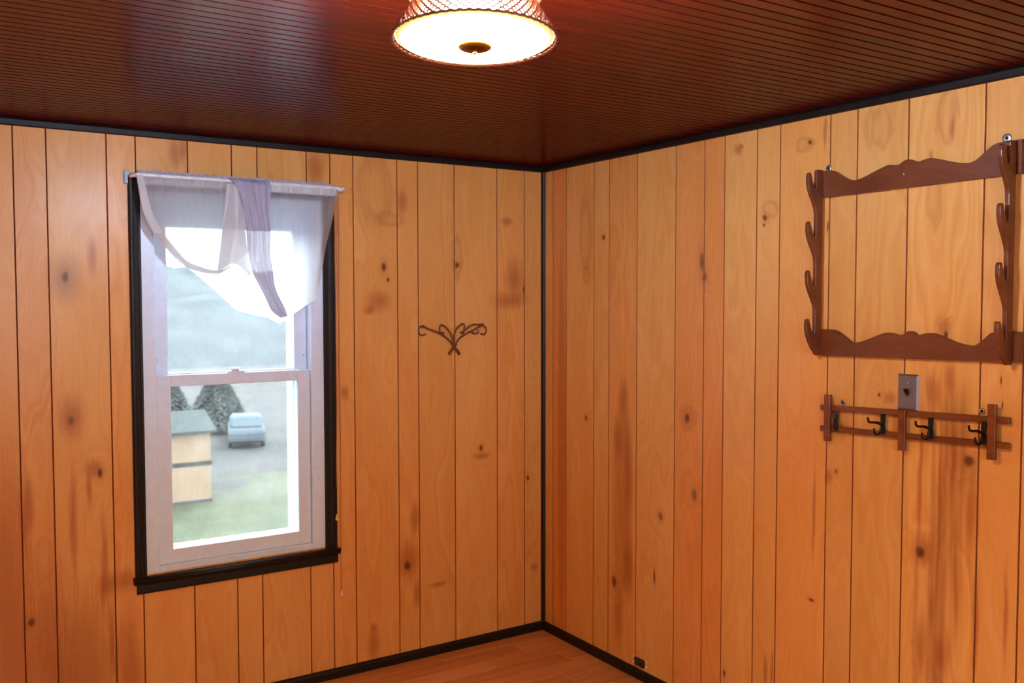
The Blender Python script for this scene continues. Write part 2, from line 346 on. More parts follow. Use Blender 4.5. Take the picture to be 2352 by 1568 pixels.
ce = tag(MB().box(X0-TH, TH, Y0-TH, TH, HT+.008, HT+.10).build('ceiling', paint('ceiling_groove', lin(40, 14, 6), .8)), 'dark red-brown ceiling of narrow beaded wood boards', 'ceiling', 'structure')
BP = .0405; nb = int(-Y0/BP)+1; base = None
for i in range(nb):
    if base is None:
        g, c = .0005, .0034
        poly = [(-BP+g, .008), (-BP+g, c*.8), (-BP+g+c, 0), (-g-c, 0), (-g, c*.8), (-g, .008)]
        base = MB().prism(poly, 'x', X0, 0).build('beaded_board', M_ceil, ce, groove=M_cgr); o = base
    else:
        o = bpy.data.objects.new('beaded_board', base.data); C.objects.link(o); o.parent = ce
    o.location = (0, -i*BP, HT)
# ---- trims
def quarter(d, h): return [(0, 0), (d, 0), (d, h*.25), (d*.8, h*.6), (d*.45, h*.88), (0, h)]
def crown(): return [(0, 0), (-.006, 0), (-.009, -.004), (-.014, -.010), (-.014, -.028), (-.011, -.031), (0, -.031)]
T1 = tag(MB().prism([(p, HT+q) for p, q in [(-a, -.0) if False else (a, b) for a, b in crown()]][::-1], 'x', X0, 0).build('trim_1', M_dark), 'black ceiling moulding above the window wall', 'trim', 'structure')
T2 = MB().prism([(p, HT+q) for p, q in crown()], 'y', Y0, 0).build('trim_2', M_dark); tag(T2, 'black ceiling moulding above the wall with the racks', 'trim', 'structure')
T3 = MB().prism([(0, 0), (-.016, 0), (-.016, -.004), (-.011, -.011), (-.004, -.016), (0, -.016)], 'z', 0, HT).build('trim_3', M_dark); tag(T3, 'black quarter round strip standing in the corner', 'trim', 'structure')
bprof = [(0, 0), (-.014, 0), (-.014, .030), (-.011, .038), (-.006, .042), (0, .042)]
tag(MB().prism(bprof, 'x', X0, 0).build('baseboard_left', M_dark), 'low black baseboard under the window wall', 'baseboard', 'structure')
tag(MB().prism(bprof, 'y', Y0, 0).build('baseboard_right', M_dark), 'low black baseboard along the wall with the racks', 'baseboard', 'structure')

# ================================================================ the window in the wall
def glass(name):
    m = NT(name); p = m.obj(); tr = m.n('BsdfTransparent'); tr.inputs[0].default_value = (.93, .96, .96, 1)
    gl = m.n('BsdfGlossy'); gl.inputs['Roughness'].default_value = .02; gl.inputs[0].default_value = (.9, .9, .9, 1)
    fr = m.n('Fresnel'); fr.inputs[0].default_value = 1.5
    du = m.n('BsdfTranslucent'); du.inputs[0].default_value = (.9, .95, .97, 1)      # film of dust and old drops
    dust = m.math('ADD', m.ramp(m.noise(p, 9, 5, .7), .35, .75, 0, .012), m.ramp(m.noise(p, 260, 2), .66, .76, 0, .03)); dust = m.math('ADD', dust, DUST)
    a = m.n('MixShader'); m.put(a.inputs[0], dust); m.t.links.new(tr.outputs[0], a.inputs[1]); m.t.links.new(du.outputs[0], a.inputs[2])
    b = m.n('MixShader'); m.put(b.inputs[0], m.math('MULTIPLY', fr.outputs[0], .8)); m.t.links.new(a.outputs[0], b.inputs[1]); m.t.links.new(gl.outputs[0], b.inputs[2])
    m.t.links.new(b.outputs[0], m.out.inputs[0]); return m.m
DUST = .006
M_glass = glass('dusty_glass')
win = tag(empty('window_1', (-1.5, 0, .575)), 'white double-hung window in a dark casing with a sheer valance', 'window', 'structure')
def wp(mb, name, mat, parent=win, sub=None):
    mb.v = [(x+1.5, yy, z-.575) for x, yy, z in mb.v]; return mb.build(name, mat, parent)
def casing(x0, x1, flip, z0, z1):
    wd = x1-x0; pr = [(0, 0), (0, -.016), (.004, -.019), (.012, -.019), (.016, -.015), (.030, -.013), (.034, -.010), (wd, -.010), (wd, 0)]
    pr = [((x1-a) if flip else (x0+a), b) for a, b in pr]
    return MB().prism(pr, 'z', z0, z1)
wp(casing(-1.905, -1.863, False, .570, 2.100), 'side_casing', M_dark); wp(casing(-1.137, -1.088, True, .570, 2.100), 'side_casing', M_dark)
wp(MB().prism([(0, 2.100), (-.016, 2.100), (-.019, 2.096), (-.019, 2.085), (-.013, 2.075), (-.010, 2.050), (0, 2.050)], 'x', -1.863, -1.137), 'head_casing', M_dark)
wp(MB().prism([(.02, .571), (-.026, .571), (-.034, .567), (-.037, .559), (-.034, .550), (-.026, .546), (.02, .546)], 'x', -1.912, -1.083, True), 'stool', M_dark)
wp(MB().prism([(0, .546), (-.016, .546), (-.020, .538), (-.020, .515), (-.013, .507), (0, .505)], 'x', -1.900, -1.087), 'apron', M_dark)
mb = MB().tube([(-1.079, -.012, .562), (-1.079, -.020, .562)], .006, 10); mb.box(-1.083, -1.075, -.028, -.018, .553, .571, .003); wp(mb, 'cord_cleat', M_black)
# white frame, tracks and outer jambs
mb = MB(); xo0, xo1, xi0, xi1 = -1.868, -1.132, -1.812, -1.190
mb.box(xo0, xi0, .003, .155, .575, 2.07, .002); mb.box(xi1, xo1, .003, .155, .575, 2.07, .002)
mb.box(xi0, xi1, .003, .155, 2.005, 2.07, .002); mb.box(xi0, xi1, .003, .10, .575, .600, .002)
wp(mb, 'frame', M_white)
mb = MB(); mb.box(xi0, -1.758, .092, .16, .60, 2.0); mb.box(-1.243, xi1, .092, .16, .60, 2.0); mb.box(-1.758, -1.243, .092, .16, 1.925, 2.0)
wp(mb, 'outer_jamb', M_white)
wp(MB().prism([(.10, .575), (.10, .652), (.20, .632), (.20, .575)], 'x', -1.85, -1.15), 'outer_sill', M_white)
def sash(name, y0, z0, z1, rb, rt):
    s = empty(name, (0, 0, 0)); s.parent = win; st = .055
    for a, b, c, d, nm in ((xi0+.001, xi0+st, z0, z1, 'stile'), (xi1-st, xi1-.001, z0, z1, 'stile'), (xi0+st, xi1-st, z0, z0+rb, 'rail'), (xi0+st, xi1-st, z1-rt, z1, 'rail')):
        wp(MB().box(a, b, y0, y0+.032, c, d, .0025), nm, M_white, s)
    wp(MB().box(xi0+st-.002, xi1-st+.002, y0+.014, y0+.018, z0+rb-.002, z1-rt+.002), 'pane', M_glass, s)
    return s
ls = sash('lower_sash', .020, .600, 1.340, .056, .045); us = sash('upper_sash', .056, 1.305, 1.998, .040, .068)
mb = MB().prism([(-1.535, .024), (-1.465, .024), (-1.47, .046), (-1.53, .046)], 'z', 1.340, 1.347); mb.lathe([(0, 0), (.016, 0), (.017, .006), (.012, .011), (0, .012)], 16, (-1.5, .036, 1.347))
mb.box(-1.522, -1.500, .026, .034, 1.352, 1.358, .002)
wp(mb, 'sash_lock', M_white, ls)
for xx in (-1.80, -1.203):
    wp(MB().lathe([(0, -.002), (.004, -.002), (.004, .001)], 10, (xx, .056, 1.40), 'y'), 'screw', M_steel, us)

# ================================================================ curtain rod and sheer valance
rod = tag(empty('curtain_rod', (-1.88, -.05, 2.10)), 'flat white curtain rod across the top of the window', 'curtain rod')
def rel(mb, o): mb.v = [(x-o.location.x, yy-o.location.y, z-o.location.z) for x, yy, z in mb.v]; return mb
rel(MB().box(-1.885, -1.075, -.056, -.048, 2.088, 2.108, .003), rod).build('rod', paint('cream_enamel', lin(226, 218, 214), .4), rod)
rel(MB().tube(smooth_path([(-1.885, -.052, 2.098), (-1.894, -.045, 2.098), (-1.896, -.02, 2.098), (-1.896, -.001, 2.098)], 4), .008, 8), rod).build('return_end', paint('cream_enamel_end', lin(222, 214, 210), .4), rod)
rel(MB().tube(smooth_path([(-1.075, -.052, 2.098), (-1.062, -.050, 2.098), (-1.058, -.03, 2.097), (-1.058, -.001, 2.097)], 4), [.008]*12+[.009], 8), rod).build('return_end', M_white, rod)
rel(MB().box(-1.918, -1.898, -.012, -.001, 2.070, 2.118, .003), rod).build('bracket', paint('pale_blue_plastic', lin(150, 180, 196), .4), rod)

def sheer(name, alpha, col, tint=.5):
    m = NT(name); p = m.obj(); tr = m.n('BsdfTransparent'); du = m.n('BsdfDiffuse'); tl = m.n('BsdfTranslucent')
    wv = m.noise(m.vec('MULTIPLY', p, (140, 1, 8)), 1, 2)
    m.put(du.inputs[0], col); m.put(tl.inputs[0], col)
    a = m.n('MixShader'); a.inputs[0].default_value = tint; m.t.links.new(du.outputs[0], a.inputs[1]); m.t.links.new(tl.outputs[0], a.inputs[2])
    b = m.n('MixShader'); m.put(b.inputs[0], m.math('ADD', alpha-.06, m.math('MULTIPLY', wv, .12))); m.t.links.new(tr.outputs[0], b.inputs[1]); m.t.links.new(a.outputs[0], b.inputs[2])
    m.t.links.new(b.outputs[0], m.out.inputs[0]); return m.m
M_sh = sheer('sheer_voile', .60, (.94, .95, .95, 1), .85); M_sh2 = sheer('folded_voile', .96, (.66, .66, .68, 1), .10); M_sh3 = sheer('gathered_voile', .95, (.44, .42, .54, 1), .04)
val = tag(empty('sheer_valance', (-1.48, -.06, 2.10)), 'white sheer swag valance with a lavender tail hung on the rod', 'curtain')
A = [(-1.888, 2.095), (-1.885, 2.06), (-1.882, 2.034), (-1.873, 1.973), (-1.853, 1.92), (-1.828, 1.877), (-1.803, 1.846), (-1.773, 1.811), (-1.743, 1.78), (-1.717, 1.76), (-1.677, 1.745), (-1.632, 1.735), (-1.595, 1.737), (-1.576, 1.746), (-1.534, 1.775), (-1.496, 1.809), (-1.46, 1.84)]
B = [(-1.885, 2.095), (-1.87, 1.974), (-1.825, 1.878), (-1.77, 1.812), (-1.713, 1.761), (-1.651, 1.709), (-1.574, 1.639), (-1.532, 1.597), (-1.466, 1.577), (-1.394, 1.562), (-1.354, 1.537), (-1.304, 1.566), (-1.243, 1.605), (-1.191, 1.639), (-1.168, 1.763), (-1.152, 1.863), (-1.124, 1.963), (-1.09, 2.09)]
def interp(tab, x):
    for (a, za), (b, zb) in zip(tab, tab[1:]):
        if a <= x <= b: return za+(zb-za)*(x-a)/(b-a)
    return tab[0][1] if x < tab[0][0] else tab[-1][1]
def curtain(tab, x0, x1, off, seed, nx=110, nz=22, top=2.094):
    rs = random.Random(seed); ph = [rs.uniform(0, 6) for _ in range(6)]; rows = []
    for j in range(nz+1):
        r = []; v = j/nz
        for i in range(nx+1):
            x = x0+(x1-x0)*i/nx; zb = interp(tab, x)
            z = top+(zb-top)*v
            fold = .004*math.sin(x*95+ph[0]+v*1.5)*(1-.6*v)+.007*math.sin(x*31+ph[1]+v*2.5)*v+.0015*math.sin(x*260+ph[2])*(1-v)
            swag = .012*math.sin(v*math.pi*2.2+x*9+ph[3])*v
            r.append((x, -off-fold-swag*.6-.01*v, z))
        rows.append(r)
    return MB().grid(rows)
rel(curtain(B, -1.884, -1.091, .064, 3), val).build('back_swag', M_sh, val, False)
rel(curtain(A, -1.887, -1.462, .072, 5, 80), val).build('front_swag', M_sh, val, False)
hem = [Vector((x, -.088-.012*math.sin(i*.6), z)) for i, (x, z) in enumerate(A)]; hem = smooth_path(hem, 4); rows = [[], [], [], []]
for i, p in enumerate(hem):
    t = (hem[min(i+1, len(hem)-1)]-hem[max(i-1, 0)]).normalized(); nrm = Vector((-t.z, 0, t.x)); wdt = .030*math.sin(math.pi*min(1, .25+i/len(hem)*.85))
    for k in range(4): rows[k].append(p+nrm*wdt*k/3+Vector((0, -.004*math.sin(math.pi*k/3), 0)))
rel(MB().grid([[tuple(p) for p in r] for r in rows]), val).build('rolled_hem', M_sh2, val, False)
Cl = [(-1.541, 2.112), (-1.518, 2.073), (-1.5, 2.023), (-1.487, 1.953), (-1.481, 1.879), (-1.477, 1.813), (-1.462, 1.748), (-1.434, 1.691), (-1.406, 1.634), (-1.387, 1.591), (-1.352, 1.562)]
Cr = [(-1.382, 2.109), (-1.385, 2.053), (-1.39, 1.996), (-1.385, 1.939), (-1.385, 1.882), (-1.386, 1.815), (-1.377, 1.749), (-1.371, 1.692), (-1.352, 1.644), (-1.332, 1.605), (-1.318, 1.568)]
la = smooth_path([(x, 0, z) for x, z in Cl], 4); lb_ = smooth_path([(x, 0, z) for x, z in Cr], 4); rows = []
for j, (a, b) in enumerate(zip(la, lb_)):
    v = j/(len(la)-1); r = []
    for i in range(31):
        t = i/30; p = a.lerp(b, t)
        d = .082+.012*math.sin(math.pi*t)+.007*math.sin(t*17+v*6)*(.3+v*.7)*math.sin(math.pi*t)+.004*math.sin(t*33-v*4)
        if v < .05: d = .066+(d-.066)*v/.05
        r.append((p.x, -d, p.z))
    rows.append(r)
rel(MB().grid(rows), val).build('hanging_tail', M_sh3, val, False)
# smaller fold tucked behind the tail and the ruffled heading above the rod
fo = [[(-1.595+.03*k/8+.002*math.sin(k*2), -.078-.006*math.sin(k*1.2), 2.08)] for k in range(9)]
rows = []
for j in range(13):
    v = j/12; xl = -1.555-.045*v; xr = -1.50+.03*v
    rows.append([(xl+(xr-xl)*i/12, -.076-.006*math.sin(i*.9+v*3), 2.085-.36*v+.05*v*math.sin(i*.26)) for i in range(13)])
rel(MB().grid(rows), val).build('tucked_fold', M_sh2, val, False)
rows = [[], [], []]
for i in range(261):
    x = -1.872+(-1.112+1.872)*i/260; a = .004*math.sin(i*1.15)+.002*math.sin(i*2.3+1)
    rows[0].append((x, -.036+a*.3, 2.094)); rows[1].append((x, -.038+a, 2.110)); rows[2].append((x+.001*math.sin(i*.9), -.040+a, 2.119+.0035*math.sin(i*.75)+.002*math.sin(i*1.9)))
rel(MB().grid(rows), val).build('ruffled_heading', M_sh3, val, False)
rows = [[], [], []]
for i in range(201):
    x = -1.875+(-1.095+1.875)*i/200; a = .004*math.sin(i*.95)+.002*math.sin(i*2.1+1)
    for k in range(3): rows[k].append((x, -.0645+a, 2.094-.014*k))
rel(MB().grid(rows), val).build('gathered_sleeve', M_sh2, val, False)
# pull cords
def cord(x0, z0, x1, z1, label, tcol, tl):
    o = empty('pull_cord', (x1, -.012, z1)); tag(o, label, 'cord')
    pts = [(x0+(x1-x0)*t/20+.0015*math.sin(t*.6)-x1, -.028+.012*t/20-(-.012), z0+(z1+tl-z0)*t/20-z1) for t in range(21)]
    MB().tube(pts, .0014, 6).build('string', paint('cord_cotton', lin(196, 140, 110), .8), o)
    MB().lathe([(0, 0), (.0075, 0), (.0085, .004), (.0065, .014), (.005, tl*.8), (.003, tl), (0, tl)], 12, (0, pts[-1][1], 0)).build('tassel', paint('tassel_'+str(int(z1*100)), tcol, .5), o)
cord(-1.083, 2.09, -1.0905, .690, 'short pull cord with a yellowish tassel by the window casing', lin(226, 190, 110), .028)
cord(-1.074, 2.09, -1.071, .358, 'long pull cord with a white tassel hanging below the sill', lin(226, 196, 180), .026)

# ================================================================ iron scroll hook on the window wall
orn = tag(empty('scroll_wall_hook', (-.512, 0, 1.44)), 'brown wrought iron scroll hook on the plank wall', 'wall hook')
OR = {'scroll_arm': [(-0.537, 1.385), (-0.526, 1.398), (-0.513, 1.42), (-0.52, 1.432), (-0.532, 1.445), (-0.553, 1.462), (-0.585, 1.482), (-0.627, 1.497), (-0.668, 1.513), (-0.682, 1.513), (-0.69, 1.502), (-0.69, 1.486), (-0.678, 1.474), (-0.654, 1.479)],
 'scroll_arm.b': [(-0.483, 1.384), (-0.498, 1.401), (-0.511, 1.416), (-0.515, 1.431), (-0.519, 1.454), (-0.53, 1.48), (-0.553, 1.507), (-0.574, 1.518), (-0.585, 1.513), (-0.587, 1.496), (-0.581, 1.483), (-0.562, 1.483)],
 'scroll_arm.c': [(-0.513, 1.42), (-0.511, 1.448), (-0.504, 1.486), (-0.489, 1.506), (-0.467, 1.522), (-0.455, 1.515), (-0.457, 1.494), (-0.463, 1.483), (-0.478, 1.485)],
 'scroll_arm.d': [(-0.537, 1.382), (-0.511, 1.415), (-0.498, 1.439), (-0.479, 1.459), (-0.446, 1.477), (-0.413, 1.491), (-0.38, 1.506), (-0.358, 1.513), (-0.34, 1.501), (-0.34, 1.482), (-0.351, 1.471), (-0.369, 1.475)],
 'scroll_arm.e': [(-0.463, 1.483), (-0.45, 1.494), (-0.433, 1.507), (-0.406, 1.518), (-0.38, 1.517), (-0.365, 1.519)],
 'scroll_arm.f': [(-0.42, 1.486), (-0.402, 1.476), (-0.382, 1.479), (-0.38, 1.494)]}
for i, (k, pts) in enumerate(OR.items()):
    n = len(pts); pp = smooth_path([(x, -.012-(.004 if i in (1, 3) else 0), z) for x, z in pts], 4)
    rr = [.0042-.0008*abs(j/len(pp)-.3) for j in range(len(pp))]
    rel(MB().tube(pp, rr, 8), orn).build('scroll_arm', M_bronze, orn)
for (x, z, a, l) in ((-.668, 1.515, -.25, .016), (-.36, 1.518, .4, .014), (-.465, 1.481, .1, .013), (-.575, 1.481, -.1, .012)):
    mb = MB(); mb.tube([(x-l*.7*math.cos(a), -.013, z-l*.7*math.sin(a)), (x, -.018, z), (x+l*.7*math.cos(a), -.013, z+l*.7*math.sin(a))], [.002, .006, .0025], 8); rel(mb, orn).build('leaf', M_bronze, orn)
rel(MB().lathe([(.0, -.006), (.010, -.006), (.0125, 0), (.010, .006), (0, .006)], 14, (-.507, -.012, 1.428), 'z'), orn).build('collar', M_bronze, orn)
for (x0, z0, x1, z1) in ((-.513, 1.42, -.537, 1.383), (-.509, 1.418, -.482, 1.382)):
    rel(MB().tube([(x0, -.014, z0), ((x0+x1)/2, -.016, (z0+z1)/2), (x1, -.013, z1)], [.004, .0062, .0068], 8), orn).build('stem_end', M_bronze, orn)
rel(MB().lathe([(0, -.003), (.006, -.003), (.006, 0), (0, .0)], 10, (-.512, -.0005, 1.428), 'y'), orn).build('mount_plate', M_bronze, orn)
rel(MB().tube([(-.512, -.001, 1.428), (-.512, -.013, 1.428)], .0035, 8), orn).build('mount_pin', M_bronze, orn)

# ================================================================ rack with hooked uprights (wall frame: u along the wall, y off the wall negative, z up)
def wall_empty(name, u, z, tilt=0.0):
    o = empty(name, (0, -u, z), (0, 0, -math.pi/2))
    if tilt: o.rotation_euler = (Matrix.Rotation(-math.pi/2, 4, 'Z') @ Matrix.Rotation(tilt, 4, 'Y')).to_euler()
    return o
def wrel(mb, u, z): mb.v = [(a-u, b, c-z) for a, b, c in mb.v]; return mb
gr = tag(wall_empty('gun_rack', 1.99, 1.445), 'large brown wooden rack with scalloped boards and two hooked uprights', 'rack')
GU, GZ = 1.99, 1.445
UB = [(1.645, 2.062), (1.692, 2.062), (1.714, 2.055), (1.744, 2.036), (1.778, 2.02), (1.816, 2.023), (1.867, 2.04), (1.91, 2.053), (1.929, 2.051), (1.948, 2.049), (1.966, 2.059), (1.984, 2.062), (1.999, 2.056), (2.014, 2.05), (2.032, 2.054), (2.051, 2.056), (2.075, 2.052), (2.13, 2.035), (2.172, 2.027), (2.197, 2.032), (2.225, 2.053), (2.247, 2.068), (2.272, 2.073), (2.330, 2.073)]
LB = [(1.650, 1.531), (1.704, 1.532), (1.73, 1.526), (1.762, 1.507), (1.787, 1.492), (1.82, 1.495), (1.861, 1.509), (1.9, 1.524), (1.927, 1.528), (1.954, 1.522), (1.969, 1.521), (1.984, 1.531), (1.996, 1.535), (2.009, 1.532), (2.023, 1.523), (2.05, 1.529), (2.079, 1.53), (2.114, 1.518), (2.155, 1.504), (2.196, 1.498), (2.215, 1.504), (2.237, 1.523), (2.262, 1.539), (2.339, 1.542)]
def scallop(top, zl, zr):
    t = [(p.x, p.z) for p in smooth_path([(a, 0, b) for a, b in top], 4)]
    mb = MB(); n = len(t); F = []; rows = [[], [], [], []]
    for (a, b) in t:
        zb = zl+(zr-zl)*(a-t[0][0])/(t[-1][0]-t[0][0])
        rows[0].append((a, -.001, b)); rows[1].append((a, -.016, b)); rows[2].append((a, -.018, b-.002)); rows[3].append((a, -.018, zb))
    rows.append([(r[0], -.001, r[2]) for r in rows[3]]); rows.append(rows[0]); mb.grid(rows, False)
    for e in (0, n-1): mb.add([rows[k][e] for k in (0, 1, 2, 3, 4)], [(0, 1, 2, 3, 4)])
    return mb
wrel(scallop(UB, 1.974, 1.980), GU, GZ).build('upper_board', M_rack, gr); wrel(scallop(LB, 1.443, 1.456), GU, GZ).build('lower_board', M_rack, gr)
def upright():
    zt = [2.050, 1.889, 1.727, 1.565]; back = .0185
    out = [(-back, 2.066), (-.046, 2.066), (-.050, 2.061)]
    for i, t in enumerate(zt):
        out += [(-.050, t-.02), (-.0515, t-.042), (-.055, t-.050), (-.060, t-.047), (-.066, t-.034), (-.074, t-.012), (-.0775, t-.002), (-.081, t+.003), (-.086, t+.003), (-.0905, t-.003), (-.0925, t-.014), (-.092, t-.032), (-.087, t-.052), (-.076, t-.074), (-.064, t-.094)]
        if i < 3: out += [(-.054, t-.114), (-.0505, t-.130)]
    out += [(-.043, 1.449), (-.040, 1.445), (-back, 1.445)]
    return out
import bmesh
def bracket(u0, u1, dz=0):
    mb = MB().prism([(b, z+dz) for b, z in upright()], 'x', u0, u1); wrel(mb, GU, GZ)
    o = mb.build('hooked_upright', M_rack, gr)
    bv = o.modifiers.new('round', 'BEVEL'); bv.width = .0035; bv.segments = 3; bv.limit_method = 'ANGLE'; bv.angle_limit = math.radians(50)
    return o
bracket(1.655, 1.668); bracket(2.303, 2.317, .004)
def eyelet(u, z, par, U, Z, r=.011):
    o = wrel(MB().lathe([(.0045, -.003), (r*.8, -.0035), (r, -.002), (r, 0), (.0045, 0), (.0045, -.003)], 18, (u, -.001, z), 'y'), U, Z).build('hanger_eyelet', M_steel, par)
    wrel(MB().lathe([(0, -.005), (.003, -.0045), (.0045, -.002), (.0045, -.0005)], 12, (u, -.001, z), 'y'), U, Z).build('screw', M_iron, o)
eyelet(1.676, 2.072, gr, GU, GZ); eyelet(2.279, 2.084, gr, GU, GZ, .013)
wrel(MB().lathe([(0, -.004), (.004, -.003), (.0055, 0)], 12, (1.967, -.018, 2.018), 'y'), GU, GZ).build('screw', M_steel, gr)

# ================================================================ slatted coat rack with black hooks
KU, KZ = 1.99, 1.165
kr = tag(wall_empty('coat_rack', KU, KZ), 'narrow lattice coat rack of thin wooden slats with black hooks', 'rack')
def skew(u): return (u-KU)*.0365
def slat(u0, u1, z0, z1, y0, y1, nm):
    mb = MB().box(u0, u1, y0, y1, z0, z1, .0015); mb.v = [(a, b, c+skew(a)) for a, b, c in mb.v]; wrel(mb, KU, KZ).build(nm, M_slat, kr)
slat(1.668, 2.312, 1.271, 1.289, -.020, -.008, 'rail'); slat(1.668, 2.312, 1.200, 1.218, -.020, -.008, 'rail')
for (u, a, b) in ((1.705, 1.168, 1.325), (1.984, 1.164, 1.292), (2.268, 1.166, 1.325)): slat(u-.012, u+.012, a, b, -.032, -.0195, 'post')
def coat_hook(u, ang):
    s = skew(u); o = empty('hook', (u-KU, -.0205, 1.241+s-KZ), (0, 0, ang)); o.parent = kr; o.scale = (1.12, 1.15, 1.12)
    pl = MB().prism([(-.006, -.029), (.006, -.029), (.007, -.012), (.005, 0), (.007, .012), (.006, .029), (-.006, .029), (-.007, .012), (-.005, 0), (-.007, -.012)], 'y', -.0045, -.0002); pl.build('back_plate', M_iron, o)
    MB().tube(smooth_path([(0, -.002, -.004), (0, -.018, .003), (0, -.035, .007), (0, -.056, .009), (0, -.066, .013), (0, -.069, .024)], 4), [.0042]*8+[.0033]*8+[.003]*4+[.0036], 8).build('long_prong', M_iron, o)
    MB().tube(smooth_path([(0, -.002, -.002), (0, -.010, -.010), (0, -.013, -.020), (0, -.022, -.028), (0, -.034, -.026), (0, -.041, -.018), (0, -.040, -.009)], 4), [.004]*8+[.0034]*12+[.0028]*4+[.0036], 8).build('curled_prong', M_iron, o)
for u, a in ((1.733, .72), (1.914, 0), (2.078, 0), (2.243, .0)): coat_hook(u, a)
eyelet(1.747, 1.291, kr, KU, KZ, .009); eyelet(2.224, 1.309, kr, KU, KZ, .009)

# ================================================================ switch plate and bare socket
sw = tag(wall_empty('light_switch', 1.986, 1.344), 'grey metal light switch plate between the two racks', 'light switch')
mb = MB(); a, b = .0355, .0565
mb.add([(-a, -.0005, -b), (a, -.0005, -b), (a, -.0005, b), (-a, -.0005, b), (-a+.005, -.006, -b+.005), (a-.005, -.006, -b+.005), (a-.005, -.006, b-.005), (-a+.005, -.006, b-.005)], [(0, 1, 5, 4), (1, 2, 6, 5), (2, 3, 7, 6), (3, 0, 4, 7), (4, 5, 6, 7), (3, 2, 1, 0)])
mb.build('plate', paint('grey_brushed_plate', (.25, .22, .24, 1), .42, .8, var=.08, scale=200), sw)
tg = MB().box(-.005, .005, -.0066, -.0055, -.012, .012).build('toggle_slot', M_black, sw)
MB().prism([(-.006, -.006), (-.006, .004), (-.020, .013), (-.021, .007), (-.009, -.006)], 'x', -.0042, .0042).build('toggle', M_iron, sw)
for zz in (.030, -.030): MB().lathe([(0, -.0015), (.003, -.001), (.0035, 0)], 10, (0, -.006, zz), 'y').build('screw', M_steel, sw)
so = tag(wall_empty('wall_socket', .728, .072), 'bare black wall socket with bright mounting ears above the baseboard', 'socket')
MB().box(-.033, .033, -.006, -.0005, -.017, .017, .004).build('body', M_black, so)
MB().lathe([(0, -.003), (.010, -.003), (.012, 0)], 16, (-.016, -.006, .001), 'y').build('socket_face', paint('dull_brown_plastic', lin(60, 40, 30), .5), so)
MB().lathe([(0, -.003), (.010, -.003), (.012, 0)], 16, (.016, -.006, -.001), 'y').build('socket_face', paint('dull_black_plastic', lin(32, 28, 26), .5), so)
for (u, zz) in ((-.040, .012), (-.040, -.010), (.041, .013), (.041, -.009)):
    MB().lathe([(0, -.0035), (.005, -.003), (.007, -.0015), (.007, -.0003)], 12, (u, 0, zz), 'y').build('mounting_ear', paint('pale_zinc', lin(236, 222, 214), .4), so)
MB().box(-.030, .018, -.003, -.0005, -.0235, -.0175, .001).build('strap', paint('tan_strap', lin(140, 96, 62), .6), so)

# ================================================================ ceiling lamp
LX, LY, LZ = -1.693, -2.208, 2.12
la_ = tag(empty('ceiling_lamp', (LX+.003, LY+.006, HT), (math.radians(-3.0), math.radians(1.8), 0)),   # hangs a little askew
           'flared ceiling lamp with woven beaded shade and glowing white glass', 'lamp')
zc = LZ-HT; R0 = .1525
MB().lathe([(0, 0), (.130, 0), (.130, -.075), (.126, -.079), (.0, -.079)], 56).build('canopy_pan', paint('grey_metal_pan', (.22, .19, .17, 1), .45, .7), la_)
m = NT('frosted_glass_lit'); em = m.n('Emission'); sx = m.n('SeparateXYZ'); m.put(sx.inputs[0], m.vec('MULTIPLY', m.obj(), (1, 1, 0)))
hot = m.ramp(m.vec('LENGTH', m.vec('MULTIPLY', m.obj(), (1, 1, 0))), .146, .06, .0045, 1.0)   # the glass glows hottest in front of the bulb
m.put(em.inputs[0], (1, .56, .16, 1)); m.put(em.inputs[1], m.math('MULTIPLY', hot, LAMP)); m.t.links.new(em.outputs[0], m.out.inputs[0]); M_lit = m.m
m = NT('bulb_lit'); em = m.n('Emission'); em.inputs[0].default_value = (.82, 1, 1.34, 1); em.inputs[1].default_value = BULB
m.t.links.new(em.outputs[0], m.out.inputs[0]); M_bulb = m.m
bowl = [((R0-.005)*math.cos(t), zc+.003-.017*math.sin(t)) for t in [math.pi/2*k/12 for k in range(13)]]
MB().lathe(bowl, 64).build('glass_diffuser', M_lit, la_)
def rad(z): return R0-.62*(z-LZ)                         # flare of the shade
MB().lathe([(.016, .036), (.022, .044), (.034, .034), (.046, .018), (.050, 0), (.046, -.018), (.034, -.034), (.018, -.043), (0, -.046)], 28, (0, 0, zc+.050)).build('bulb', M_bulb, la_)
MB().lathe([(.016, zc+.080), (.016, -.078)], 20).build('bulb_socket', M_white, la_)
M_str = paint('pinkish_woven_cane', lin(120, 70, 54), .4, var=.25, scale=60)
NS = 16
for k in range(NS):
    z = LZ-.001+k*.0061; pts = []
    for i in range(580):
        th = 2*math.pi*i/580; wv = math.cos(58*th+(k % 2)*math.pi)
        rr = rad(z)+.0012+.0012*wv; pts.append((rr*math.cos(th), rr*math.sin(th), zc+z-LZ+(.0022 if k else .0)*wv))
    MB().tube(pts, .0019 if k else .0026, 6, closed=True).build('woven_strand', M_str, la_)
MB().lathe([(0, -.0225), (.014, -.022), (.025, -.0195), (.031, -.017), (.033, -.014), (.031, -.0115), (0, -.0115)], 32, (0, 0, zc)).build('finial_cap', paint('brass', lin(120, 84, 40), .25, .9), la_)
MB().lathe([(0, -.029), (.003, -.0285), (.004, -.025), (.003, -.022)], 14, (0, 0, zc)).build('finial_knob', paint('brass_knob', lin(190, 150, 80), .2, 1.0), la_)

